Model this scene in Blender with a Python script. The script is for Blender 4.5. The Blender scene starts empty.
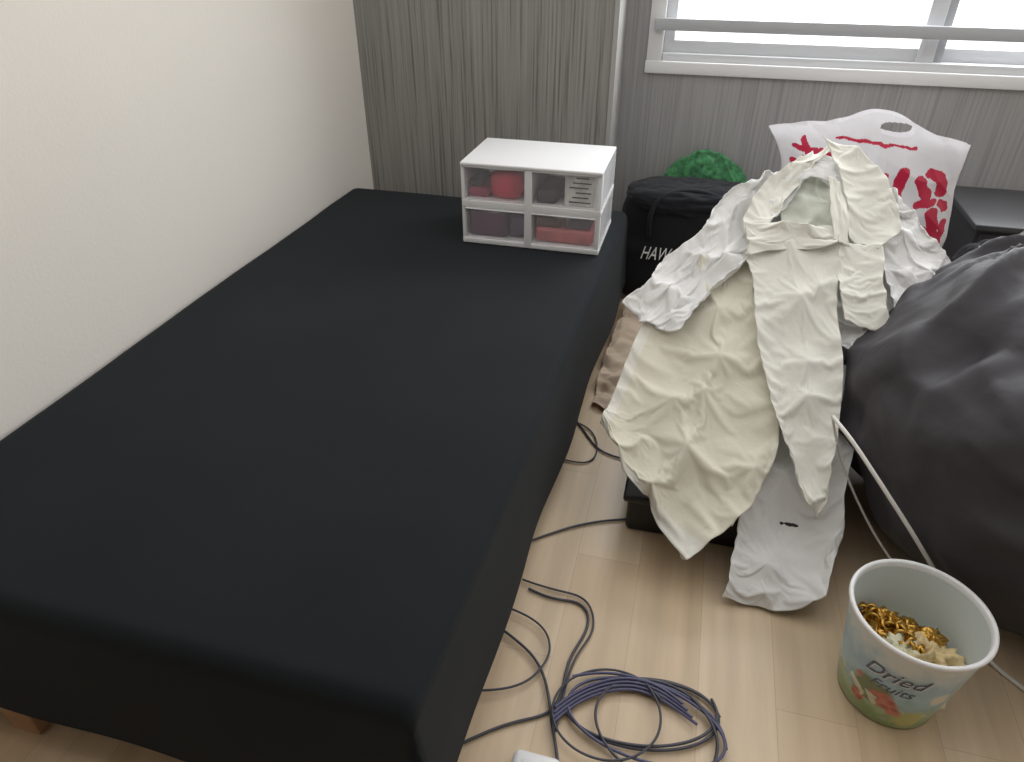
import bpy, bmesh, math, random
from mathutils import Vector, noise, Matrix
from mathutils.bvhtree import BVHTree
random.seed(3)
sc=bpy.context.scene
COL=sc.collection
# ---------------------------------------------------------------- helpers
def new_mat(name,c=(.8,.8,.8),rough=.6,sheen=0,spec=.5,bump=0,bscale=200,var=0,vscale=4,trans=0,dist=.003):
    m=bpy.data.materials.new(name); m.use_nodes=True
    nt=m.node_tree; b=nt.nodes['Principled BSDF']
    b.inputs['Base Color'].default_value=(*c,1); b.inputs['Roughness'].default_value=rough
    b.inputs['Specular IOR Level'].default_value=spec
    b.inputs['Sheen Weight'].default_value=sheen
    b.inputs['Transmission Weight'].default_value=trans
    tc=nt.nodes.new('ShaderNodeTexCoord')
    if var:
        n=nt.nodes.new('ShaderNodeTexNoise'); n.inputs['Scale'].default_value=vscale; n.inputs['Detail'].default_value=4
        nt.links.new(tc.outputs['Object'],n.inputs['Vector'])
        r=nt.nodes.new('ShaderNodeValToRGB'); r.color_ramp.elements[0].position=.3; r.color_ramp.elements[1].position=.7
        r.color_ramp.elements[0].color=(*[max(0,x*(1-var)) for x in c],1); r.color_ramp.elements[1].color=(*[min(1,x*(1+var)) for x in c],1)
        nt.links.new(n.outputs['Fac'],r.inputs['Fac']); nt.links.new(r.outputs['Color'],b.inputs['Base Color'])
    if bump:
        n=nt.nodes.new('ShaderNodeTexNoise'); n.inputs['Scale'].default_value=bscale; n.inputs['Detail'].default_value=3
        nt.links.new(tc.outputs['Object'],n.inputs['Vector'])
        bp=nt.nodes.new('ShaderNodeBump'); bp.inputs['Strength'].default_value=bump; bp.inputs['Distance'].default_value=dist
        nt.links.new(n.outputs['Fac'],bp.inputs['Height']); nt.links.new(bp.outputs['Normal'],b.inputs['Normal'])
    return m
def mesh_obj(name,verts,faces,mat,smooth=True,parent=None):
    me=bpy.data.meshes.new(name); me.from_pydata([tuple(v) for v in verts],[],faces); me.update()
    o=bpy.data.objects.new(name,me); COL.objects.link(o)
    if mat: me.materials.append(mat)
    for p in me.polygons: p.use_smooth=smooth
    if parent: o.parent=parent
    return o
def empty(name):
    o=bpy.data.objects.new(name,None); COL.objects.link(o); o.empty_display_size=.05; return o
def box(name,a,b,mat,bev=0,seg=3,parent=None,smooth=True):
    bm=bmesh.new(); bmesh.ops.create_cube(bm,size=1)
    for v in bm.verts:
        v.co=Vector([(a[i]+b[i])/2+v.co[i]*(b[i]-a[i]) for i in range(3)])
    if bev: bmesh.ops.bevel(bm,geom=bm.edges[:],offset=bev,segments=seg,affect='EDGES',profile=.5)
    me=bpy.data.meshes.new(name); bm.to_mesh(me); bm.free()
    o=bpy.data.objects.new(name,me); COL.objects.link(o); me.materials.append(mat)
    if bev:
        for p in me.polygons: p.use_smooth=smooth
    if parent: o.parent=parent
    return o
def tube(name,pts,r,mat,parent=None,cyclic=False):
    cu=bpy.data.curves.new(name,'CURVE'); cu.dimensions='3D'; cu.bevel_depth=r; cu.bevel_resolution=3; cu.resolution_u=10
    s=cu.splines.new('NURBS'); s.points.add(len(pts)-1)
    for p,q in zip(s.points,pts): p.co=(*q,1)
    s.order_u=4; s.use_endpoint_u=not cyclic; s.use_cyclic_u=cyclic
    cu.materials.append(mat); o=bpy.data.objects.new(name,cu); COL.objects.link(o)
    if parent: o.parent=parent
    return o
def cr(p0,p1,p2,p3,t):
    return .5*((2*p1)+(p2-p0)*t+(2*p0-5*p1+4*p2-p3)*t*t+(3*p1-p0-3*p2+p3)*t*t*t)
def cr_line(P,u):
    n=len(P)-1; x=u*n; i=min(int(x),n-1); t=x-i
    g=lambda k:P[k] if 0<=k<=n else (P[0]*2-P[1] if k<0 else P[n]*2-P[n-1])
    return cr(g(i-1),g(i),g(i+1),g(i+2),t)
def N3(x,y,z): return noise.noise(Vector((x,y,z)))
HN=Vector((0,-.567,.823))
def ridge(x,y,z): return 1-2.4*abs(N3(x,y,z))
def tri(x):
    x=x%1.0; return 1-4*abs(x-.5)
class Creaser:
    """sum of straight-ish triangle folds in random directions: crisp cloth creases"""
    def __init__(self,seed,n=7,f0=4,f1=26,bias=None,spread=1.2):
        rnd=random.Random(seed); self.w=[]
        for k in range(n):
            fr=f0*(f1/f0)**(k/(n-1)); 
            a=(bias if bias is not None else 0)+rnd.gauss(0,spread)
            self.w.append((math.cos(a)*fr,math.sin(a)*fr,rnd.random(),f0/fr,rnd.random()*50))
    def __call__(self,x,y):
        d=0
        for (cx,cy,ph,am,sd) in self.w:
            m=max(0,.35+1.6*N3(x*5+sd,y*5,sd))
            wp=.35*N3(x*4,y*4,sd+7)
            d+=am*m*tri(x*cx+y*cy+ph+wp)
        return d
SIM=[]
def cloth(name,rows,mat,off=0,nu=90,nv=120,nf=5,amp=.02,seed=0,crum=.008,parent=None,edge=.012,top=.5,thick=.002,hem=None,slant=0,flow=1.3,spread=1.0,hemL=.05,hemB=.06,sim=0,grow=.10,bend=.12):
    R=[[Vector(p)/100+HN*off for p in r] for r in rows]
    G=[]
    for j in range(nv+1):
        t=j/nv
        cols=[cr_line([r[k] for r in R],t) for k in range(len(R[0]))]
        G.append([cr_line(cols,i/nu) for i in range(nu+1)])
    C_=Creaser(seed*7+1,8,5,34,0,spread)
    V=[]
    for j in range(nv+1):
        for i in range(nu+1):
            a=G[j][min(i+1,nu)]-G[j][max(i-1,0)]; b=G[min(j+1,nv)][i]-G[max(j-1,0)][i]
            n=a.cross(b)
            if n.length<1e-9: n=HN.copy()
            n.normalize()
            if n.dot(HN)<0: n=-n
            s=i/nu; t=j/nv; p=G[j][i]
            x=s*nf+slant*t+.45*N3(s*2,t*2,seed+31); y=t*flow
            g=top+(1-top)*t
            f=.75*ridge(x,y,seed*3.1)+.5*tri(x*.8+.3*N3(s*3,t*3,seed))*max(0,.5+N3(s*2,t*3,seed+70))
            c=C_(p.x,p.y*1.2)
            d=amp*g*f+crum*c*1.5
            e=Vector((N3(t*4,seed,s*3),N3(s*4,t*4,seed+9),0))*edge
            V.append(p+n*d+e)
    F=[(j*(nu+1)+i,j*(nu+1)+i+1,(j+1)*(nu+1)+i+1,(j+1)*(nu+1)+i) for j in range(nv) for i in range(nu)]
    o=mesh_obj(name,V,F,mat,parent=parent)
    if hem:
        o.data.materials.append(hem)
        for k,p in enumerate(o.data.polygons):
            j=k//nu; i=k%nu
            if j>nv*(1-hemB) or i<nu*hemL: p.material_index=1
    if sim:
        rnd=random.Random(seed*13+5); pins=set()
        dx=(G[nv//2][nu]-G[nv//2][0]).length/nu; dy=(G[nv][nu//2]-G[0][nu//2]).length/nv
        si=max(3,int(sim/max(dx,1e-4))); sj=max(3,int(sim/max(dy,1e-4)))
        for j in range(0,nv+1,sj):
            for i in range(0,nu+1,si):
                jj=min(nv,max(0,j+(rnd.randint(-sj//3,sj//3) if 0<j<nv else 0))); ii=min(nu,max(0,i+(rnd.randint(-si//3,si//3) if 0<i<nu else 0)))
                if 0<j<nv and 0<i<nu and rnd.random()<.35: continue
                pins.add(jj*(nu+1)+ii)
        for c_ in ((0,0),(0,nu),(nv,0),(nv,nu)): pins.add(c_[0]*(nu+1)+c_[1])
        for k in range(0,nv+1,max(2,sj//2)): pins.add(k*(nu+1)); pins.add(k*(nu+1)+nu)
        vg=o.vertex_groups.new(name='pin'); vg.add(list(pins),1.0,'REPLACE')
        cm_=o.modifiers.new('cloth','CLOTH'); st=cm_.settings
        st.vertex_group_mass='pin'; st.quality=6; st.mass=.15; st.shrink_min=-grow; st.shrink_max=-grow
        st.tension_stiffness=12; st.compression_stiffness=12; st.shear_stiffness=4; st.bending_stiffness=bend
        st.air_damping=2; st.effector_weights.gravity=.15
        cm_.collision_settings.use_collision=False; cm_.collision_settings.use_self_collision=False
        cm_.point_cache.frame_start=1; cm_.point_cache.frame_end=40
        SIM.append(o)
    md=o.modifiers.new('sol','SOLIDIFY'); md.thickness=thick; md.offset=0
    return o
def run_sim(frames=16):
    for fr in range(1,frames+1): sc.frame_set(fr)
    dg=bpy.context.evaluated_depsgraph_get()
    res=[]
    for o in SIM:
        me=bpy.data.meshes.new_from_object(o.evaluated_get(dg)); res.append(me)
    for o,me in zip(SIM,res):
        o.modifiers.clear(); o.data=me
        for v in me.vertices:
            if v.co.z<.004: v.co.z=.004
        for p in me.polygons: p.use_smooth=True
    sc.frame_set(1)
# ---------------------------------------------------------------- camera
th=math.radians(33.5); yw=math.radians(14.8); f=700.; H=1.3
cd=bpy.data.cameras.new('camera'); cam=bpy.data.objects.new('camera',cd); COL.objects.link(cam)
cd.sensor_width=36; cd.lens=36*f/1024; cam.location=(0,0,H); cam.rotation_euler=(math.pi/2-th,0,yw); sc.camera=cam; cd.clip_start=.02
# ---------------------------------------------------------------- room materials
def wallpaper(name,dark,mid,light,sx,lo=.33,hi=.62):
    m=bpy.data.materials.new(name); m.use_nodes=True; nt=m.node_tree; b=nt.nodes['Principled BSDF']; b.inputs['Roughness'].default_value=.75
    b.inputs['Specular IOR Level'].default_value=.25
    tc=nt.nodes.new('ShaderNodeTexCoord'); mp=nt.nodes.new('ShaderNodeMapping'); mp.inputs['Scale'].default_value=(sx,sx,2.2)
    nt.links.new(tc.outputs['Object'],mp.inputs['Vector'])
    n=nt.nodes.new('ShaderNodeTexNoise'); n.inputs['Scale'].default_value=1; n.inputs['Detail'].default_value=3; n.inputs['Roughness'].default_value=.55
    nt.links.new(mp.outputs['Vector'],n.inputs['Vector'])
    r=nt.nodes.new('ShaderNodeValToRGB'); e=r.color_ramp.elements
    e[0].position=lo; e[0].color=(*dark,1); e[1].position=hi; e[1].color=(*light,1)
    x=e.new(lo+(hi-lo)*.35); x.color=(*mid,1)
    nt.links.new(n.outputs['Fac'],r.inputs['Fac']); nt.links.new(r.outputs['Color'],b.inputs['Base Color'])
    bp=nt.nodes.new('ShaderNodeBump'); bp.inputs['Strength'].default_value=.25; bp.inputs['Distance'].default_value=.002
    nt.links.new(n.outputs['Fac'],bp.inputs['Height']); nt.links.new(bp.outputs['Normal'],b.inputs['Normal'])
    return m
wpL=wallpaper('striped_wallpaper',(.16,.152,.14),(.255,.247,.23),(.32,.312,.29),150)
wpR=wallpaper('striped_wallpaper_fine',(.275,.27,.267),(.32,.315,.31),(.365,.36,.355),120)
cream=new_mat('cream_wall',(.83,.79,.73),.85,spec=.2,bump=.15,bscale=120,var=.02,vscale=1.2)
def floor_mat():
    m=bpy.data.materials.new('wood_floor'); m.use_nodes=True; nt=m.node_tree; b=nt.nodes['Principled BSDF']; b.inputs['Roughness'].default_value=.33
    tc=nt.nodes.new('ShaderNodeTexCoord'); mp=nt.nodes.new('ShaderNodeMapping'); mp.inputs['Rotation'].default_value=(0,0,math.pi/2)
    nt.links.new(tc.outputs['Object'],mp.inputs['Vector'])
    br=nt.nodes.new('ShaderNodeTexBrick'); br.inputs['Scale'].default_value=1; br.inputs['Brick Width'].default_value=.6; br.inputs['Row Height'].default_value=.15
    br.inputs['Mortar Size'].default_value=.001; br.inputs['Mortar Smooth'].default_value=.6; br.inputs['Bias'].default_value=0
    br.inputs['Color1'].default_value=(.61,.465,.31,1); br.inputs['Color2'].default_value=(.69,.55,.39,1); br.inputs['Mortar'].default_value=(.50,.38,.26,1)
    nt.links.new(mp.outputs['Vector'],br.inputs['Vector'])
    m2=nt.nodes.new('ShaderNodeMapping'); m2.inputs['Scale'].default_value=(22,1.4,1); nt.links.new(tc.outputs['Object'],m2.inputs['Vector'])
    n=nt.nodes.new('ShaderNodeTexNoise'); n.inputs['Scale'].default_value=1; n.inputs['Detail'].default_value=5; nt.links.new(m2.outputs['Vector'],n.inputs['Vector'])
    r=nt.nodes.new('ShaderNodeValToRGB'); r.color_ramp.elements[0].position=.3; r.color_ramp.elements[0].color=(.84,.82,.79,1); r.color_ramp.elements[1].position=.7; r.color_ramp.elements[1].color=(1.08,1.08,1.08,1)
    nt.links.new(n.outputs['Fac'],r.inputs['Fac'])
    mx=nt.nodes.new('ShaderNodeMixRGB'); mx.blend_type='MULTIPLY'; mx.inputs[0].default_value=1
    nt.links.new(br.outputs['Color'],mx.inputs[1]); nt.links.new(r.outputs['Color'],mx.inputs[2]); nt.links.new(mx.outputs[0],b.inputs['Base Color'])
    return m
fm=floor_mat()
white=new_mat('white_paint',(.8,.8,.8),.4)
alu=new_mat('window_aluminium',(.66,.67,.69),.35)
# ---------------------------------------------------------------- room
box('floor',(-1.4,-.8,-.1),(2.6,3,0),fm)
box('wall_left',(-1.45,-.8,0),(-1.34,3,2.5),cream)
wb=empty('wall_back')
box('pillar_panel',(-1.34,2.73,0),(-.345,3.05,2.5),wpL,parent=wb)
box('lower_panel',(-.345,2.93,0),(2.5,3.05,.815),wpR,parent=wb)
box('upper_panel',(-.345,2.93,1.95),(2.5,3.05,2.5),wpR,parent=wb)
box('strip_panel',(-.345,2.93,.815),(-.235,3.05,1.95),wpR,parent=wb)
box('end_panel',(1.9,2.93,.815),(2.5,3.05,1.95),wpR,parent=wb)
box('corner_trim',(-.352,2.722,0),(-.335,2.93,2.5),new_mat('grey_trim',(.38,.375,.36),.6),parent=wb)
box('wall_right',(2.5,-.8,0),(2.6,3,2.5),cream)
box('wall_front',(-1.4,-.9,0),(2.6,-.8,2.5),new_mat('bounce_cut_dark',(.22,.20,.18),.7))  # unseen wall behind the camera, darkened to cut bounce onto the bed front
box('partial_ceiling_light_block',(-1.4,-.9,2.5),(2.6,.35,2.6),cream)  # partial slab added out of view to shade the front of the bed
win=empty('window_1')
def wbx(n,a,b,m=alu,bv=.002): return box(n,a,b,m,bv,2,parent=win)
wbx('sill',(-.248,2.918,.805),(1.92,3.04,.848),white)
wbx('frame_bottom',(-.188,2.935,.846),(1.86,3.035,.875))
wbx('frame_left',(-.245,2.921,.846),(-.19,3.045,1.95),white)
wbx('frame_right',(1.85,2.936,.846),(1.9,3.046,1.95))
wbx('frame_top',(-.188,2.934,1.90),(1.86,3.044,1.949))
wbx('sash_bottom_left',(-.192,2.957,.874),(.72,2.982,.918))
wbx('sash_bottom_right',(.70,2.987,.874),(1.86,3.012,.918))
wbx('sash_side_left',(-.192,2.955,.916),(-.15,2.984,1.91))
wbx('mullion',(.69,2.95,.873),(.745,3.014,1.91))
wbx('mullion_groove',(.743,2.965,.873),(.775,3.0,1.905),new_mat('window_grey',(.42,.43,.45),.4))
rg=new_mat('rail_grey',(.45,.46,.48),.35)
wbx('guard_rail',(-.225,2.90,.955),(1.9,2.9205,.995),rg)
wbx('guard_rail_upper',(-.225,2.90,1.25),(1.9,2.9205,1.29),rg)
# ---------------------------------------------------------------- bed
bed=empty('bed')
bedm=new_mat('black_sheet',(.0125,.0152,.0178),.88,sheen=.04,spec=.12,bump=.25,bscale=900,var=.10,vscale=3)
x0,x1,y0,y1=-1.33,-.262,.49,2.53
def bed_top():
    V=[];F=[];hang=.29
    def samples(lo,hi,n):
        out=[(lo,-hang*(1-k/9)) for k in range(9)]
        out+=[(lo+(hi-lo)*k/n,0) for k in range(n+1)]
        out+=[(hi,-hang*k/9) for k in range(1,10)]
        return out
    X=samples(x0,x1,90); Y=samples(y0,y1,150)
    for (y,dy) in Y:
        for (x,dx) in X:
            z=min(dx,dy); ztop=.4; px,py=x,y; fl=(-z/hang)
            if z<0:
                if dx<=dy and x>-.8: px+= fl*.018+.012*N3(py*3,fl*1.2,2)*fl
                if dy<=dx: py+= (-1 if y<1.5 else 1)*(fl*.02+.012*N3(px*3,fl,7)*fl)
                ztop=.4-.0195
            else:
                r=.03
                for e in (min(x-x0,x1-x),min(y-y0,y1-y)):
                    if e<r: ztop-= (r-math.sqrt(max(0,r*r-(r-e)**2)))*.65
                ztop+=.004*N3(x*2.2,y*1.6,1)+.0015*N3(x*6,y*5,5)
            if px>-.9: px+=(.048*(y-y0)/(y1-y0)-.010)*min(1,(px+.9)/.6)
            V.append((px,py,ztop+z*(ztop-.105)/hang))
    W=len(X)
    for j in range(len(Y)-1):
        for i in range(W-1): F.append((j*W+i,j*W+i+1,(j+1)*W+i+1,(j+1)*W+i))
    return V,F
V,F=bed_top()
mesh_obj('sheet',V,F,bedm,parent=bed)
box('mattress',(-1.31,.53,.16),(-.29,2.50,.36),new_mat('mattress',(.02,.02,.022),.9),.03,parent=bed)
wood=new_mat('bed_wood',(.36,.20,.11),.5,var=.15,vscale=12)
box('frame_rail',(-1.31,.55,.12),(-.30,2.5,.16),wood,.004,parent=bed)
for k,(lx,ly) in enumerate([(-1.09,.52),(-.36,.62),(-1.20,2.4),(-.34,2.4),(-.8,1.5)]):
    box('leg_%d'%(k+1),(lx-.035,ly-.035,0),(lx+.035,ly+.035,.12),wood,.004,parent=bed)
# ---------------------------------------------------------------- drawer organizer
org=empty('drawer_organizer')
pl=new_mat('white_plastic',(.82,.82,.83),.35)
def clear_mat(name,c,a):
    m=bpy.data.materials.new(name); m.use_nodes=True; nt=m.node_tree; b=nt.nodes['Principled BSDF']
    b.inputs['Base Color'].default_value=(*c,1); b.inputs['Roughness'].default_value=.2; b.inputs['Alpha'].default_value=a; return m
clr=clear_mat('clear_plastic',(.8,.78,.82),.12)
frost=clear_mat('frosted_plastic',(.82,.82,.84),.55)
ox0,ox1,oy0,oy1,oz0,oz1=-.717,-.268,2.08,2.375,.403,.668; t=.012
box('top_panel',(ox0,oy0-.006,oz1-t),(ox1,oy1,oz1),pl,.004,parent=org)
box('bottom_panel',(ox0,oy0-.002,oz0),(ox1,oy1,oz0+t+.006),pl,.003,parent=org)
box('side_left',(ox0,oy0,oz0),(ox0+t,oy1,oz1-.004),pl,.003,parent=org)
box('side_right',(ox1-.004,oy0+.02,oz0),(ox1,oy1,oz1-.004),frost,.001,parent=org)
box('side_right_post',(ox1-.016,oy0,oz0),(ox1,oy0+.022,oz1-.004),pl,.003,parent=org)
box('side_right_bar',(ox1-.008,oy0,(oz0+oz1)/2-.008),(ox1+.001,oy1,(oz0+oz1)/2+.008),pl,.002,parent=org)
box('side_right_base',(ox1-.008,oy0,oz0),(ox1+.001,oy1,oz0+.016),pl,.002,parent=org)
box('back_panel',(ox0,oy1-t,oz0),(ox1,oy1,oz1-.004),pl,.003,parent=org)
xm=(ox0+ox1)/2-.005; zm=(oz0+oz1)/2
box('divider',(xm-.012,oy0-.003,oz0+.002),(xm+.012,oy1,oz1-.005),pl,.002,parent=org)
box('shelf',(ox0+.002,oy0-.001,zm-.013),(ox1-.002,oy1,zm+.013),pl,.003,parent=org)
def rm(n,c,r=.5): return new_mat(n,c,r,var=.25,vscale=25)
k=0
for (a,b_) in ((ox0+t+.001,xm-.012),(xm+.012,ox1-t-.003)):
    for (c,d) in ((zm+.013,oz1-t),(oz0+t+.006,zm-.013)):
        k+=1
        box('drawer_front_%d'%k,(a,oy0-.002,c),(b_,oy0+.001,d),clr,.001,1,parent=org)
        box('drawer_floor_%d'%k,(a,oy0+.002,c),(b_,oy1-.03,c+.003),pl,parent=org)
        mid=(a+b_)/2
        box('handle_%d'%k,(mid-.022,oy0-.012,d-.009),(mid+.022,oy0+.001,d-.003),clr,.002,parent=org)
        box('drawer_lip_%d'%k,(a,oy0-.004,d-.004),(b_,oy0+.003,d),pl,.001,1,parent=org)
red=rm('red_item',(.62,.02,.06)); dk=rm('dark_item',(.025,.015,.025)); pk=rm('pink_item',(.62,.18,.18)); pur=rm('purple_item',(.11,.035,.085)); wht=rm('paper_item',(.75,.75,.72))
def it(n,a,b,m,bv=.01): return box(n,a,b,m,bv,3,parent=org)
zt=zm+.0165; zb=oz0+t+.012
it('red_pouch',(-.63,2.09,zt),(-.52,2.25,zt+.088),red,.03)
it('red_box',(-.70,2.10,zt),(-.63,2.25,zt+.030),rm('mauve',(.35,.04,.09)))
it('dark_tin',(-.70,2.11,zt+.03),(-.655,2.2,zt+.055),dk)
it('black_case',(-.475,2.09,zt),(-.41,2.25,zt+.045),dk)
it('paper_pack',(-.385,2.09,zt),(-.292,2.25,zt+.10),wht,.004)
for q in range(6): it('paper_pack_line_%d'%q,(-.37+.01*(q%3),2.0885,zt+.012+q*.015),(-.302-.008*(q%2),2.0905,zt+.016+q*.015),dk,.0005)
it('purple_box',(-.695,2.09,zb),(-.57,2.3,zb+.085),pur)
it('grey_box',(-.567,2.10,zb),(-.512,2.3,zb+.07),rm('slate_item',(.08,.07,.14)))
it('pink_box',(-.475,2.09,zb),(-.29,2.3,zb+.045),pk)
it('brown_pack',(-.475,2.10,zb+.045),(-.39,2.3,zb+.080),rm('brown_item',(.16,.08,.06)))
it('grey_pack',(-.38,2.10,zb+.045),(-.30,2.3,zb+.088),rm('slate_item2',(.16,.14,.18)))
# ---------------------------------------------------------------- clothes heap
heap=empty('clothes_pile')
def fabric(name,c,tr=.15):
    m=new_mat(name,c,.75,sheen=.0,spec=.25,bump=.4,bscale=60,var=.04,vscale=9,dist=.003)
    nt=m.node_tree; b=nt.nodes['Principled BSDF']; out=[n for n in nt.nodes if n.type=='OUTPUT_MATERIAL'][0]
    tl=nt.nodes.new('ShaderNodeBsdfTranslucent'); tl.inputs[0].default_value=(*c,1)
    mx=nt.nodes.new('ShaderNodeMixShader'); mx.inputs[0].default_value=tr
    nt.links.new(b.outputs[0],mx.inputs[1]); nt.links.new(tl.outputs[0],mx.inputs[2]); nt.links.new(mx.outputs[0],out.inputs['Surface'])
    return m
fw=fabric('white_cotton',(.87,.865,.855)); fc=fabric('cream_cotton',(.81,.785,.66)); fg=fabric('ivory_cotton',(.85,.835,.765)); fd=fabric('pale_lining',(.62,.64,.56),.1)
A=[[(2,182,53),(7,182,53),(12,184,54),(17,182,53)],[(-6,169,44),(4,169,45),(12,171,46),(20,168,44)],[(-10,155,34),(2,154,35),(13,154,36),(25,154,35)],[(-13,144,27),(-1,142,27),(12,141,27),(27,140,25)],[(-13.5,142,26),(-4,135,21),(8,130,18),(22,128,17)],[(-14,140,24),(-7,132,18),(2,123,12),(10,116,8)]]
A2=[[(10,170,45),(14,171,45),(19,171,45)],[(10,155,36),(17,154,36),(25,154,35)],[(5,138,24),(16,138,25),(26,140,25)],[(4,126,14),(14,126,15),(23,130,17)],[(9,117,8),(14,120,11),(19,126,15)]]
B=[[(15,183,53),(23,186,55),(31,188,57),(38,188,57)],[(18,174,47),(25,175,48),(33,175,48),(38,174,47)],[(21,160,38),(28,161,38),(34,160,38),(40,160,38)],[(26,147,29),(30,147,28),(35,148,29),(40,149,30)],[(31,138,22),(34,137,22),(36,137,22),(39,140,24)],[(34,130,17),(35,129,16),(36,128,15),(37,131,17)]]
C=[[(23,151,32),(32,155,34),(40,161,38),(46,166,42)],[(22,138,23),(31,142,25),(38,147,29),(45,154,34)],[(21,126,14),(28,128,16),(36,132,19),(43,137,22)],[(20,117,8),(27,118,9),(34,121,11),(43,126,14)],[(19,112,4),(26,111,4),(34,112,5),(40,115,7)]]
D=[[(25,210,72),(31,214,75),(41,212,73),(50,206,69)],[(12,198,64),(28,201,66),(46,201,66),(58,198,63)],[(13,186,55),(29,189,57),(49,190,58),(64,187,55)],[(20,177,49),(37,178,50),(53,179,51),(69,182,52)],[(31,168,43),(40,169,44),(52,169,44),(60,172,46)],[(38,165,41),(43,165,41),(49,161,38),(53,164,40)]]
E=[[(14,202,67),(20,206,69),(28,208,70)],[(6,195,61),(16,194,61),(24,196,63)],[(-1,184,54),(8,183,53),(17,185,55)],[(-8,174,47),(0,172,46),(8,173,47)],[(-14,167,43),(-7,164,40),(1,162,39)]]
cloth('white_shirt_back',D,fw,off=0,nf=3,amp=.018,seed=1,parent=heap,nu=120,nv=120,crum=.008,top=.8,edge=.04,slant=1,spread=1.6,sim=.08,grow=.06,bend=.4)
cloth('white_sleeve',E,fw,off=.042,nf=3,amp=.018,seed=2,parent=heap,crum=.007,top=.7,edge=.03,sim=.07,grow=.05,bend=.4,nu=70,nv=90)
cloth('white_hanging_panel',C,fw,off=-.01,nf=2,amp=.020,seed=3,parent=heap,crum=.004,edge=.012,flow=.8,spread=.5,sim=.11,grow=.04,bend=.8)
cloth('cream_shirt_under',A2,fc,off=.0,nf=2,amp=.014,seed=14,parent=heap,crum=.003,edge=.01,slant=.5,spread=.7,sim=.1,grow=.03,bend=1)
cloth('cream_shirt_panel',A,fc,off=.03,nf=2.6,amp=.022,seed=4,parent=heap,crum=.004,nu=110,nv=130,edge=.012,hem=fg,slant=-1.0,flow=.9,spread=.8,hemB=.06,hemL=.07,sim=.12,grow=.04,bend=.6)
cloth('ivory_sleeve',B,fg,off=.055,nf=2,amp=.015,seed=5,parent=heap,crum=.003,edge=.01,flow=.8,spread=.5,sim=.10,grow=.03,bend=1)
# shirt collar: inner band, two folded leaves ending in points, stand at the back
F3=[[(24,204,67),(31,207,69),(38,203,66)],[(23,197,62),(31,198,63),(39,195,61)],[(24,188,57),(31,189,58),(38,188,57)]]
cloth('collar_inside',F3,fd,off=.026,nf=2,amp=.012,seed=8,parent=heap,nu=50,nv=50,crum=.006)
F1=[[(27,210,72),(31,212,74),(35,213,75)],[(19,202,67),(24,204,68),(29,205,69)],[(14,193,61),(19,194,61),(24,197,63)],[(15,187,57),(18,188,58),(20,190,59)]]
cloth('collar_leaf_left',F1,fg,off=.048,nf=1.2,amp=.006,seed=6,parent=heap,nu=50,nv=60,crum=.003,spread=1.5,sim=.09,grow=.025,bend=.8,edge=.015)
F2=[[(32,213,76),(40,212,75),(46,207,71)],[(36,206,71),(42,206,70),(50,200,66)],[(39,197,64),(44,197,64),(52,192,60)],[(40,189,58),(43,188,57),(47,187,56)]]
cloth('collar_leaf_right',F2,fg,off=.052,nf=1.2,amp=.006,seed=7,parent=heap,nu=60,nv=70,crum=.003,spread=1.5,sim=.10,grow=.025,bend=.8,edge=.015)
F8=[[(27,207,70),(31,209,71),(36,208,71)],[(27,203,67),(31,204,68),(36,203,67)]]
cloth('collar_stand',F8,fw,off=.046,nf=1,amp=.005,seed=21,parent=heap,nu=40,nv=20,crum=.002,edge=.006)
F9=[[(34,204,68),(37,203,67)],[(35,196,63),(39,195,62)],[(36,187,57),(40,186,56)]]
cloth('button_placket',F9,fg,off=.058,nf=1,amp=.004,seed=23,parent=heap,nu=24,nv=60,crum=.003,edge=.008)
F4=[[(14,188,58),(22,190,59),(30,190,59),(37,191,59)],[(16,181,53),(24,184,55),(31,185,55),(37,186,56)]]
cloth('shirt_yoke_fold',F4,fg,off=.066,nf=1.5,amp=.008,seed=9,parent=heap,nu=90,nv=36,crum=.004,spread=1.5,sim=.08,grow=.03,bend=.7)
F5=[[(38,187,57),(43,188,57),(48,188,57)],[(38,178,51),(43,178,51),(49,177,50)],[(40,169,44),(45,169,43),(50,168,43)]]
cloth('shirt_pocket',F5,fg,off=.05,nf=1,amp=.006,seed=10,parent=heap,nu=50,nv=60,crum=.003,spread=1.2,sim=.09,grow=.02,bend=1)
F7=[[(44,205,70),(50,203,68),(56,199,64)],[(47,195,62),(54,194,61),(60,192,59)],[(50,184,54),(58,185,55),(67,185,55)],[(52,174,47),(60,177,50),(70,183,53)]]
cloth('white_sleeve_right',F7,fw,off=.03,nf=2,amp=.014,seed=17,parent=heap,nu=80,nv=80,crum=.006,spread=1.2,edge=.03,sim=.08,grow=.05,bend=.4)
run_sim(15)
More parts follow.
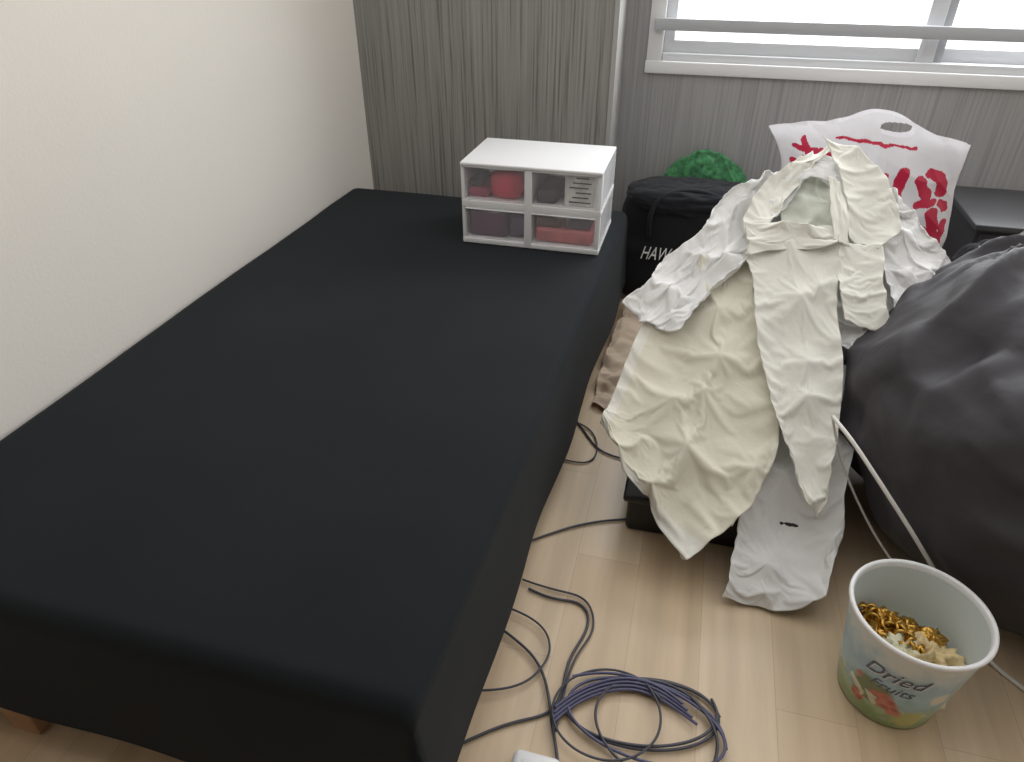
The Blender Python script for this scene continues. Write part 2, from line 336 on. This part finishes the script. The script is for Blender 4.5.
def lump(name,c,r,mat,p=2.2,amp=.02,fr=6,seed=0,rot=0,parent=None,seg=96,zmin=0,fn=None):
    V=[];F=[];rings=seg//2
    for j in range(rings+1):
        ph=math.pi*j/rings
        for i in range(seg):
            t_=2*math.pi*i/seg
            d=Vector((math.sin(ph)*math.cos(t_),math.sin(ph)*math.sin(t_),math.cos(ph)))
            k=(abs(d.x)**p+abs(d.y)**p+abs(d.z)**p)**(-1/p)
            q=d*k
            w=ridge(q.x*fr/3+seed,q.y*fr/3,q.z*fr/3); w2=ridge(q.x*fr*.8,q.y*fr*.8,q.z*fr*.8+seed)
            dd=amp*(w*.6+w2*.35)
            v=Vector((q.x*(r[0]+dd),q.y*(r[1]+dd),q.z*(r[2]+dd)))
            if fn: v=fn(v,q)
            v=Matrix.Rotation(rot,3,'Z')@v+Vector(c)
            if v.z<zmin: v.z=zmin
            V.append(v)
    for j in range(rings):
        for i in range(seg):
            F.append((j*seg+i,(j+1)*seg+i,(j+1)*seg+(i+1)%seg,j*seg+(i+1)%seg))
    return mesh_obj(name,V,F,mat,parent=parent)
lump('heap_core',(.30,2.08,.30),(.26,.22,.32),fw,amp=.03,fr=6,seed=4,parent=heap)
lump('heap_core_back',(.36,2.0,.25),(.26,.28,.25),fw,amp=.03,fr=6,seed=9,parent=heap)
# black storage box carrying the pile
sb=empty('black_storage_box')
bk=new_mat('black_plastic',(.012,.012,.014),.45); bkf=new_mat('black_fabric',(.010,.011,.014),.85,sheen=.05,spec=.3,bump=.3,bscale=300)
box('body',(-.05,1.31,0),(.38,1.85,.115),bk,.012,parent=sb)
box('lid',(-.062,1.30,.10),(.39,1.86,.122),bk,.008,parent=sb)
box('lid_ridge',(-.05,1.40,.115),(.10,1.85,.165),bk,.02,parent=sb)
box('folded_blanket',(-.03,1.54,.12),(.40,1.85,.24),bkf,.03,parent=sb)
# ---------------------------------------------------------------- grey sack
gm=new_mat('grey_nylon',(.042,.039,.045),.6,sheen=.04,spec=.35,bump=.6,bscale=9,var=.12,vscale=5,dist=.012)
sack=empty('grey_duvet_bag')
SC=Creaser(5,7,2.2,16,.9,.9)
def sackfn(v,q):
    up=max(0,q.z)
    dx=v.x+.30; dy=v.y-.06
    a=math.atan2(dy,dx); rr=math.hypot(dx,dy)
    g=math.exp(-(rr/.22)**2)*up
    fold=ridge(a*2.2,rr*1.5,3)*.5+tri(a*1.6+rr*.6)*.35+ridge(a*5,rr*2,8)*.3
    v=v+Vector((0,0,g*.07+.040*fold*math.exp(-(rr/.42)**2)*(.3+up)))
    u=v.x*.7-v.y*.7; w=v.z+v.y*.5+v.x*.3
    c=SC(u,w)
    n=Vector((q.x,q.y,q.z)).normalized()
    return v+n*.020*c
SKC=(.975,1.49,.33)
sk=lump('body',SKC,(.56,.48,.325),gm,p=2.3,amp=.024,fr=4,seed=12,rot=math.radians(-43),parent=sack,seg=260,fn=sackfn)
def tipfn(v,q):
    a=math.atan2(q.y,q.x); k=1+.25*math.sin(a*7+q.z*3)
    s=1-.45*max(0,q.z)
    return Vector((v.x*k*s+.03*q.z,v.y*k*s,v.z))
lump('gathered_top',(.70,1.68,.615),(.045,.045,.085),gm,p=2,amp=.02,fr=7,seed=2,parent=sack,seg=64,fn=tipfn)
cordm=new_mat('cord_white',(.75,.73,.70),.7)
# ---------------------------------------------------------------- bucket
bk_e=empty('waste_bucket')
def bucket_mat():
    m=bpy.data.materials.new('printed_plastic'); m.use_nodes=True; nt=m.node_tree; b=nt.nodes['Principled BSDF']; b.inputs['Roughness'].default_value=.35
    L=nt.links
    tc=nt.nodes.new('ShaderNodeTexCoord'); sep=nt.nodes.new('ShaderNodeSeparateXYZ'); L.new(tc.outputs['Object'],sep.inputs[0])
    n=nt.nodes.new('ShaderNodeTexNoise'); n.inputs['Scale'].default_value=28; n.inputs['Detail'].default_value=5; L.new(tc.outputs['Object'],n.inputs['Vector'])
    ad=nt.nodes.new('ShaderNodeMath'); ad.operation='MULTIPLY_ADD'; ad.inputs[1].default_value=.12; L.new(n.outputs['Fac'],ad.inputs[0]); L.new(sep.outputs['Z'],ad.inputs[2])
    mr=nt.nodes.new('ShaderNodeMapRange'); mr.inputs['From Min'].default_value=.05; mr.inputs['From Max'].default_value=.31; L.new(ad.outputs[0],mr.inputs['Value'])
    r=nt.nodes.new('ShaderNodeValToRGB'); L.new(mr.outputs[0],r.inputs['Fac']); e=r.color_ramp.elements
    e[0].position=0; e[0].color=(.34,.40,.26,1); e[1].position=1; e[1].color=(.66,.70,.70,1)
    for p,c in ((.14,(.26,.36,.16)),(.24,(.42,.50,.32)),(.32,(.30,.46,.48)),(.48,(.40,.57,.64)),(.62,(.35,.50,.60)),(.74,(.48,.60,.65)),(.86,(.66,.70,.70))):
        x=e.new(p); x.color=(*c,1)
    vo=nt.nodes.new('ShaderNodeTexVoronoi'); vo.inputs['Scale'].default_value=55; L.new(tc.outputs['Object'],vo.inputs['Vector'])
    def blob(cx,cy,cz,rad,soft=.3):
        d=nt.nodes.new('ShaderNodeVectorMath'); d.operation='DISTANCE'; d.inputs[1].default_value=(cx,cy,cz)
        mm=nt.nodes.new('ShaderNodeVectorMath'); mm.operation='MULTIPLY_ADD'; mm.inputs[1].default_value=(.03,.03,.03)
        L.new(n.outputs['Color'],mm.inputs[0]); L.new(tc.outputs['Object'],mm.inputs[2])
        ofs=nt.nodes.new('ShaderNodeVectorMath'); ofs.operation='SUBTRACT'; ofs.inputs[1].default_value=(.015,.015,.015); L.new(mm.outputs[0],ofs.inputs[0])
        L.new(ofs.outputs[0],d.inputs[0])
        q=nt.nodes.new('ShaderNodeMapRange'); q.inputs['From Min'].default_value=rad; q.inputs['From Max'].default_value=rad*(1-soft); L.new(d.outputs['Value'],q.inputs['Value']); return q.outputs[0]
    cur=r.outputs['Color']
    def over(fac,colr=None,colsock=None):
        nonlocal cur
        mx=nt.nodes.new('ShaderNodeMixRGB'); L.new(fac,mx.inputs[0]); L.new(cur,mx.inputs[1])
        if colsock: L.new(colsock,mx.inputs[2])
        else: mx.inputs[2].default_value=(*colr,1)
        cur=mx.outputs[0]
    rr=nt.nodes.new('ShaderNodeValToRGB'); rr.color_ramp.elements[0].color=(.34,.03,.03,1); rr.color_ramp.elements[1].color=(.58,.22,.16,1); rr.color_ramp.elements[1].position=.7; L.new(vo.outputs['Distance'],rr.inputs['Fac'])
    over(blob(.455,.925,.09,.045),(.18,.22,.11))
    over(blob(.53,.90,.04,.035),(.50,.50,.18))
    for bx in ((.475,.912,.080,.030),(.495,.905,.055,.018),(.435,.95,.11,.014),(.60,.94,.07,.012),(.44,.94,.05,.015)): over(blob(*bx),colsock=rr.outputs['Color'])
    over(blob(.56,.905,.12,.022),(.72,.68,.58))
    L.new(cur,b.inputs['Base Color'])
    return m
bmt=bucket_mat()
bxc,byc=.513,1.003
def revolve(name,prof,mat,seg=96,c=(0,0),parent=None):
    V=[];F=[]
    for (r,z) in prof:
        for i in range(seg):
            a=2*math.pi*i/seg; V.append((c[0]+r*math.cos(a),c[1]+r*math.sin(a),z))
    for j in range(len(prof)-1):
        for i in range(seg): F.append((j*seg+i,j*seg+(i+1)%seg,(j+1)*seg+(i+1)%seg,(j+1)*seg+i))
    return mesh_obj(name,V,F,mat,parent=parent)
inner=new_mat('bucket_inside',(.60,.65,.64),.4)
revolve('outer_wall',[(0.001,.001),(.084,.001),(.089,.004)]+[(.089+.030*k/20,.004+.228*k/20) for k in range(1,21)],bmt,c=(bxc,byc),parent=bk_e)
revolve('rim',[(.119,.232),(.1225,.234),(.124,.238),(.1225,.242),(.118,.243),(.115,.240),(.114,.23)],pl,c=(bxc,byc),parent=bk_e)
revolve('inner_wall',[(.114,.23),(.087,.02),(.083,.012),(.001,.012)],inner,c=(bxc,byc),parent=bk_e)
letm=new_mat('lettering_ink',(.10,.10,.18),.4); letw=new_mat('lettering_white',(.70,.72,.75),.4)
def wallpt(a,z,o=.0008):
    r=.089+.030*(z-.004)/.228+o
    return (bxc+r*math.cos(a),byc+r*math.sin(a),z)
def wrap_text(name,txt,size,a0,z0,mat,slope=0,o=.0008):
    cu=bpy.data.curves.new(name,'FONT'); cu.body=txt; cu.size=size; cu.shear=.35; cu.resolution_u=4; cu.offset=.0002
    ob=bpy.data.objects.new(name,cu); COL.objects.link(ob)
    dg=bpy.context.evaluated_depsgraph_get(); me=bpy.data.meshes.new_from_object(ob.evaluated_get(dg))
    bpy.data.objects.remove(ob)
    bm=bmesh.new(); bm.from_mesh(me); bmesh.ops.triangulate(bm,faces=bm.faces[:]); bmesh.ops.subdivide_edges(bm,edges=[e for e in bm.edges if e.calc_length()>.006],cuts=2)
    for v in bm.verts:
        v.co=Vector(wallpt(a0+v.co.x/.112,z0+v.co.y+slope*v.co.x,o))
    bm.to_mesh(me); bm.free(); me.materials.clear(); me.materials.append(mat)
    o2=bpy.data.objects.new(name,me); COL.objects.link(o2); o2.parent=bk_e
wrap_text('lettering_large','Dried',.044,-2.45,.145,letm,.10,.0014)
wrap_text('lettering_shade','Dried',.044,-2.435,.142,letw,.10,.0008)
wrap_text('lettering_small','Fruits',.034,-2.3,.112,letm,.10)
gold=new_mat('gold_foil',(.50,.29,.06),.25,bump=.4,bscale=60); gold.node_tree.nodes['Principled BSDF'].inputs['Metallic'].default_value=.85
tissue=new_mat('cream_tissue',(.66,.52,.28),.8); tissue2=new_mat('pale_tissue',(.66,.64,.46),.8)
lump('trash_fill',(bxc,byc,.08),(.085,.085,.045),tissue2,amp=.02,fr=6,parent=bk_e,seg=48,zmin=.014)
lump('tissue_ball',(bxc+.035,byc-.02,.12),(.045,.035,.032),tissue,amp=.03,fr=5,seed=3,parent=bk_e,seg=64)
lump('tissue_ball_pale',(bxc-.01,byc-.02,.118),(.035,.035,.03),tissue2,amp=.025,fr=6,seed=6,parent=bk_e,seg=64)
for i in range(30):
    bpy.ops.mesh.primitive_torus_add(major_radius=.010,minor_radius=.0035,major_segments=24,minor_segments=8,location=(bxc-.065+.0032*i+random.uniform(-.01,.01),byc+.058-.0026*i+random.uniform(-.014,.014),.148+random.uniform(-.006,.012)),rotation=(random.uniform(0,3),random.uniform(0,3),random.uniform(0,3)))
    o=bpy.context.object; o.name='gold_chain_link_%d'%i; o.data.materials.append(gold); o.parent=bk_e
    for p in o.data.polygons: p.use_smooth=True
for i,(dx,dy) in enumerate([(-.05,.045),(-.025,.05),(0,.035),(.02,.03),(-.055,.015),(.045,.02)]):
    lump('gold_wrapper_%d'%i,(bxc+dx,byc+dy,.132+.004*(i%3)),(.02,.016,.014),gold,p=1.8,amp=.02,fr=5,seed=20+i,parent=bk_e,seg=32)
# ---------------------------------------------------------------- white plastic bag
pb=empty('plastic_shopping_bag')
def pbag_mat(name,c,tr):
    m=new_mat(name,c,.3,spec=.5); nt=m.node_tree; b=nt.nodes['Principled BSDF']; out=[n for n in nt.nodes if n.type=='OUTPUT_MATERIAL'][0]
    tl=nt.nodes.new('ShaderNodeBsdfTranslucent'); tl.inputs[0].default_value=(*c,1)
    mx=nt.nodes.new('ShaderNodeMixShader'); mx.inputs[0].default_value=tr
    nt.links.new(b.outputs[0],mx.inputs[1]); nt.links.new(tl.outputs[0],mx.inputs[2]); nt.links.new(mx.outputs[0],out.inputs['Surface']); return m
pw=pbag_mat('white_polythene',(.74,.73,.75),.3); pr=pbag_mat('red_print',(.50,.02,.06),.2)
def seg_d(px,py,ax,ay,bx,by):
    t_=max(0,min(1,((px-ax)*(bx-ax)+(py-ay)*(by-ay))/((bx-ax)**2+(by-ay)**2+1e-9)))
    return math.hypot(px-ax-t_*(bx-ax),py-ay-t_*(by-ay))
strokes=[
 (.30,.675,.37,.665,.009),(.32,.70,.35,.65,.010),(.345,.655,.40,.635,.013),(.33,.64,.39,.615,.010),(.30,.63,.34,.60,.010),(.38,.67,.43,.645,.009),
 (.42,.712,.66,.692,.004),
 (.635,.62,.628,.55,.019),(.628,.505,.630,.504,.017),(.58,.61,.585,.57,.012),
 (.69,.60,.72,.555,.017),(.72,.62,.755,.61,.016),(.755,.605,.765,.565,.018),(.70,.525,.745,.535,.013),(.775,.53,.79,.515,.012),
 (.68,.47,.70,.42,.019),(.75,.50,.77,.455,.020),(.735,.44,.79,.425,.015),(.74,.40,.745,.38,.018),(.80,.47,.80,.40,.011),
 (.70,.36,.76,.33,.024),(.79,.36,.80,.33,.014),(.63,.44,.63,.37,.015),(.45,.52,.50,.50,.012),(.76,.30,.82,.28,.014),(.42,.45,.42,.35,.012),(.5,.42,.5,.32,.012)]
def bag_sheet(name,side):
    nu,nv=240,260; V=[];F=[]
    for j in range(nv+1):
        t_=j/nv
        for i in range(nu+1):
            s=i/nu
            xl=.29-.03*t_**3-.045*max(0,(t_-.82)/.18)**1.5; xr=.84-.035*t_**2+.005*max(0,(t_-.8)/.2)
            x=xl+(xr-xl)*s
            topz=.722+.080*math.exp(-((s-.56)/.32)**2)-.03*s+.005*math.sin(s*14)
            z=.002+(topz-.002)*t_
            dep=(math.sin(math.pi*s)**.6)*(.11*(1-t_**2.2)+.012)
            wr=.014*ridge(x*4+z*2,z*5,side*3)+.010*tri(x*9+z*5+N3(x*3,z*3,side))*max(0,.4+N3(x*5,z*5,9+side))+.004*ridge(x*11+z*6,z*12,side+5)
            y=2.51-side*dep-side*wr*(.5+t_*.8)+.05*(t_-.5)
            x+=.012*N3(z*6,side*1.0,s*2); z+=.006*N3(x*11,3,side) if j else 0
            V.append((x,y,z))
    mi=[]
    for j in range(nv):
        for i in range(nu):
            v=V[j*(nu+1)+i]; x,z=v[0],v[2]
            if (abs((x-.59)/.052))**2.5+abs((z-.744-.08*(.59-x))/.021)**2.5<1 : continue
            F.append((j*(nu+1)+i,j*(nu+1)+i+1,(j+1)*(nu+1)+i+1,(j+1)*(nu+1)+i))
            r_=0
            if side==1:
                jx=x+.006*N3(x*40,z*40,2); jz=z+.006*N3(x*40,z*40,8)
                for a in strokes:
                    if seg_d(jx,jz,*a[:4])<a[4]: r_=1;break
            mi.append(r_)
    o=mesh_obj(name,V,F,pw,parent=pb); o.data.materials.append(pr)
    for p,k in zip(o.data.polygons,mi): p.material_index=k
bag_sheet('front_sheet',1); bag_sheet('back_sheet',-1)
# ---------------------------------------------------------------- black duffel
db=empty('black_duffel_bag')
lump('body',(.005,2.67,.235),(.255,.11,.235),bkf,p=5,amp=.012,fr=4,seed=1,parent=db)
lump('top_flap',(.005,2.66,.42),(.245,.11,.050),bkf,p=3.5,amp=.012,fr=5,seed=5,parent=db)
tube('strap',[(-.14,2.55,.30),(-.15,2.53,.40),(-.12,2.56,.46),(.0,2.60,.475),(.12,2.57,.46),(.15,2.53,.40),(.14,2.55,.30)],.009,bkf,db)
fcu=bpy.data.curves.new('print','FONT'); fcu.body='HAWAII'; fcu.size=.07; fcu.extrude=.002; fcu.shear=.4
po=bpy.data.objects.new('print',fcu); COL.objects.link(po); po.data.materials.append(white); po.location=(-.165,2.532,.215); po.rotation_euler=(math.radians(85),0,0); po.parent=db; po.scale=(.62,1,1)
# ---------------------------------------------------------------- green bag
gb=empty('green_mesh_bag')
grm=new_mat('green_mesh',(.05,.20,.08),.8,bump=.8,bscale=90,var=.5,vscale=60)
lump('body',(.035,2.845,.275),(.22,.035,.275),grm,p=1.6,amp=.022,fr=8,seed=3,parent=gb)
# ---------------------------------------------------------------- dark cabinet + small bag
cb=empty('low_cabinet')
dkc=new_mat('dark_laminate',(.035,.035,.04),.4); dkt=new_mat('dark_top',(.06,.06,.065),.4)
box('carcass',(.92,2.52,0),(1.7,2.92,.445),dkc,.004,parent=cb); box('top',(.905,2.50,.445),(1.71,2.925,.465),dkt,.004,parent=cb)
box('door_left',(.935,2.512,.03),(1.305,2.525,.43),dkc,.003,parent=cb); box('door_right',(1.315,2.512,.03),(1.69,2.525,.43),dkc,.003,parent=cb)
sg=empty('black_sports_bag')
lump('body',(.92,2.24,.23),(.13,.11,.26),bkf,p=3,amp=.02,fr=5,seed=7,parent=sg)
for k in range(3): tube('stripe_%d'%k,[(.80+k*.03,2.11,.32),(.805+k*.03,2.10,.40),(.815+k*.03,2.125,.47),(.83+k*.03,2.2,.50)],.005,cordm,parent=sg)
# ---------------------------------------------------------------- brown paper
bp=empty('brown_paper_bag')
pm=new_mat('kraft_paper',(.56,.44,.33),.8,var=.1,vscale=8)
cloth('sheet',[[(-20,250,4),(-14,250,4),(-6,250,3)],[(-21,225,4),(-13,225,5),(-3,225,3)],[(-22,200,3),(-15,200,4),(-5,202,3)],[(-22,182,2),(-16,180,2),(-7,184,2)]],pm,off=0,nf=2,amp=.008,seed=13,parent=bp,nu=60,nv=90,crum=.008,spread=1.6)
# ---------------------------------------------------------------- cables
cbm=new_mat('grey_cable',(.06,.062,.08),.45); cbb=new_mat('blue_grey_cable',(.09,.09,.17),.4)
cab=empty('power_cable')
def cm(l,z=.005): return [(a/100,b/100,z) for a,b in l]
R_=.003
tube('lead_1',cm([(-2,135),(-6,134),(-14,131),(-21,126),(-30,118)]),R_,cbm,cab)
tube('lead_2',cm([(-28,176),(-24,172),(-19,163),(-14,158),(-4,158)]),R_,cbm,cab)
tube('lead_3',cm([(-28,154),(-20,152.5),(-16,155),(-17,166),(-22,172),(-29,173)]),R_*.8,cbm,cab)
tube('strand_a',cm([(-36,60),(-27,68),(-20,74),(-13,76.5),(-11,82),(-12,90),(-9,97),(-9,103),(-13,106),(-18,104),(-24,106)]),R_,cbm,cab)
tube('strand_b',cm([(-30,95),(-24,92),(-18,89),(-14,82),(-12,75),(-9,68),(-7,60)],.009),R_,cbm,cab)
tube('strand_c',cm([(-28,78),(-20,80),(-16,86),(-15,93),(-20,98),(-27,99)],.012),R_*.8,cbm,cab)
tube('strand_d',cm([(-11,74),(-11,82),(-11,90),(-8,96),(-7.5,101),(-11,108),(-18,106.5),(-26,108)],.008),R_*.8,cbm,cab)
def loop(name,cx,cy,rx,ry,rot,turns,mat,seed,r=R_,z=.006):
    pts=[];n=int(turns*14)
    for k in range(n):
        a=2*math.pi*k/14; dr=1+.18*N3(k*.23,seed,0)
        x=rx*dr*math.cos(a);y=ry*dr*math.sin(a)
        pts.append((cx+x*math.cos(rot)-y*math.sin(rot)+.008*N3(seed,k*.1,1),cy+x*math.sin(rot)+y*math.cos(rot),z+.004*(k%14)/14+.004*(k//14)))
    tube(name,pts,r,mat,cab)
loop('coil_1',.045,.82,.15,.072,.2,2.2,cbm,1)
loop('coil_2',.05,.80,.155,.085,-.1,1.5,cbb,5,z=.012)
loop('coil_3',-.02,.80,.11,.095,.5,1.2,cbm,9,r=R_*.8,z=.016)
loop('coil_4',.07,.79,.12,.10,-.4,1.3,cbm,13,r=R_*.9,z=.014)
for k in range(4): tube('bundle_%d'%k,cm([(-12,75+k),(-9,80+k*.7),(-4,84+k*.7),(2,86.8+k*.6),(8,86+k*.6),(15-k,82+k)],.012+.003*k),R_,cbb,cab)
ad=empty('plug_adapter')
box('body',(-.175,.60,.0),(-.085,.682,.032),pl,.014,4,parent=ad)
box('face',(-.155,.62,.030),(-.105,.662,.035),pl,.002,2,parent=ad)
# sack cord
sm=sk.data; bvh=BVHTree.FromPolygons([v.co.copy() for v in sm.vertices],[tuple(p.vertices) for p in sm.polygons])
def lay(pts,r):
    out=[]
    for p in pts:
        p=Vector(p)
        if p.z>.02:
            loc,nn,_,_=bvh.find_nearest(p)
            c=Vector(SKC); nn=nn if nn.dot(loc-c)>0 else -nn
            if (p-loc).dot(nn)<r*1.2: p=loc+nn*r*1.2
        out.append(tuple(p))
    return out
def dense(pts,n=5):
    P=[Vector(p) for p in pts]; return [tuple(cr_line(P,k/(n*(len(P)-1)))) for k in range(n*(len(P)-1)+1)]
tube('drawstring',lay(dense([(.365,1.38,.385),(.40,1.31,.375),(.46,1.24,.325),(.53,1.20,.25),(.60,1.175,.165),(.67,1.16,.075),(.73,1.12,.012),(.79,1.06,.006)]),.0045),.0045,cordm,sack)
tube('drawstring_second',lay(dense([(.365,1.38,.385),(.385,1.40,.33),(.42,1.39,.25),(.47,1.36,.17),(.53,1.31,.10),(.60,1.24,.05)]),.003),.003,cordm,sack)
# ---------------------------------------------------------------- light
w=bpy.data.worlds.new('daylight'); sc.world=w; w.use_nodes=True
w.node_tree.nodes['Background'].inputs[0].default_value=(1,.995,.985,1); w.node_tree.nodes['Background'].inputs[1].default_value=1.58
def area(name,loc,rot,sx,sy,e,c=(1,1,1)):
    l=bpy.data.lights.new(name,'AREA'); l.shape='RECTANGLE'; l.size=sx; l.size_y=sy; l.energy=e; l.color=c
    o=bpy.data.objects.new(name,l); COL.objects.link(o); o.location=loc; o.rotation_euler=rot
area('window_daylight',(.8,3.25,1.45),(math.radians(-68),0,0),2.0,1.0,50,(.95,.98,1))
sc.view_settings.view_transform='Standard'
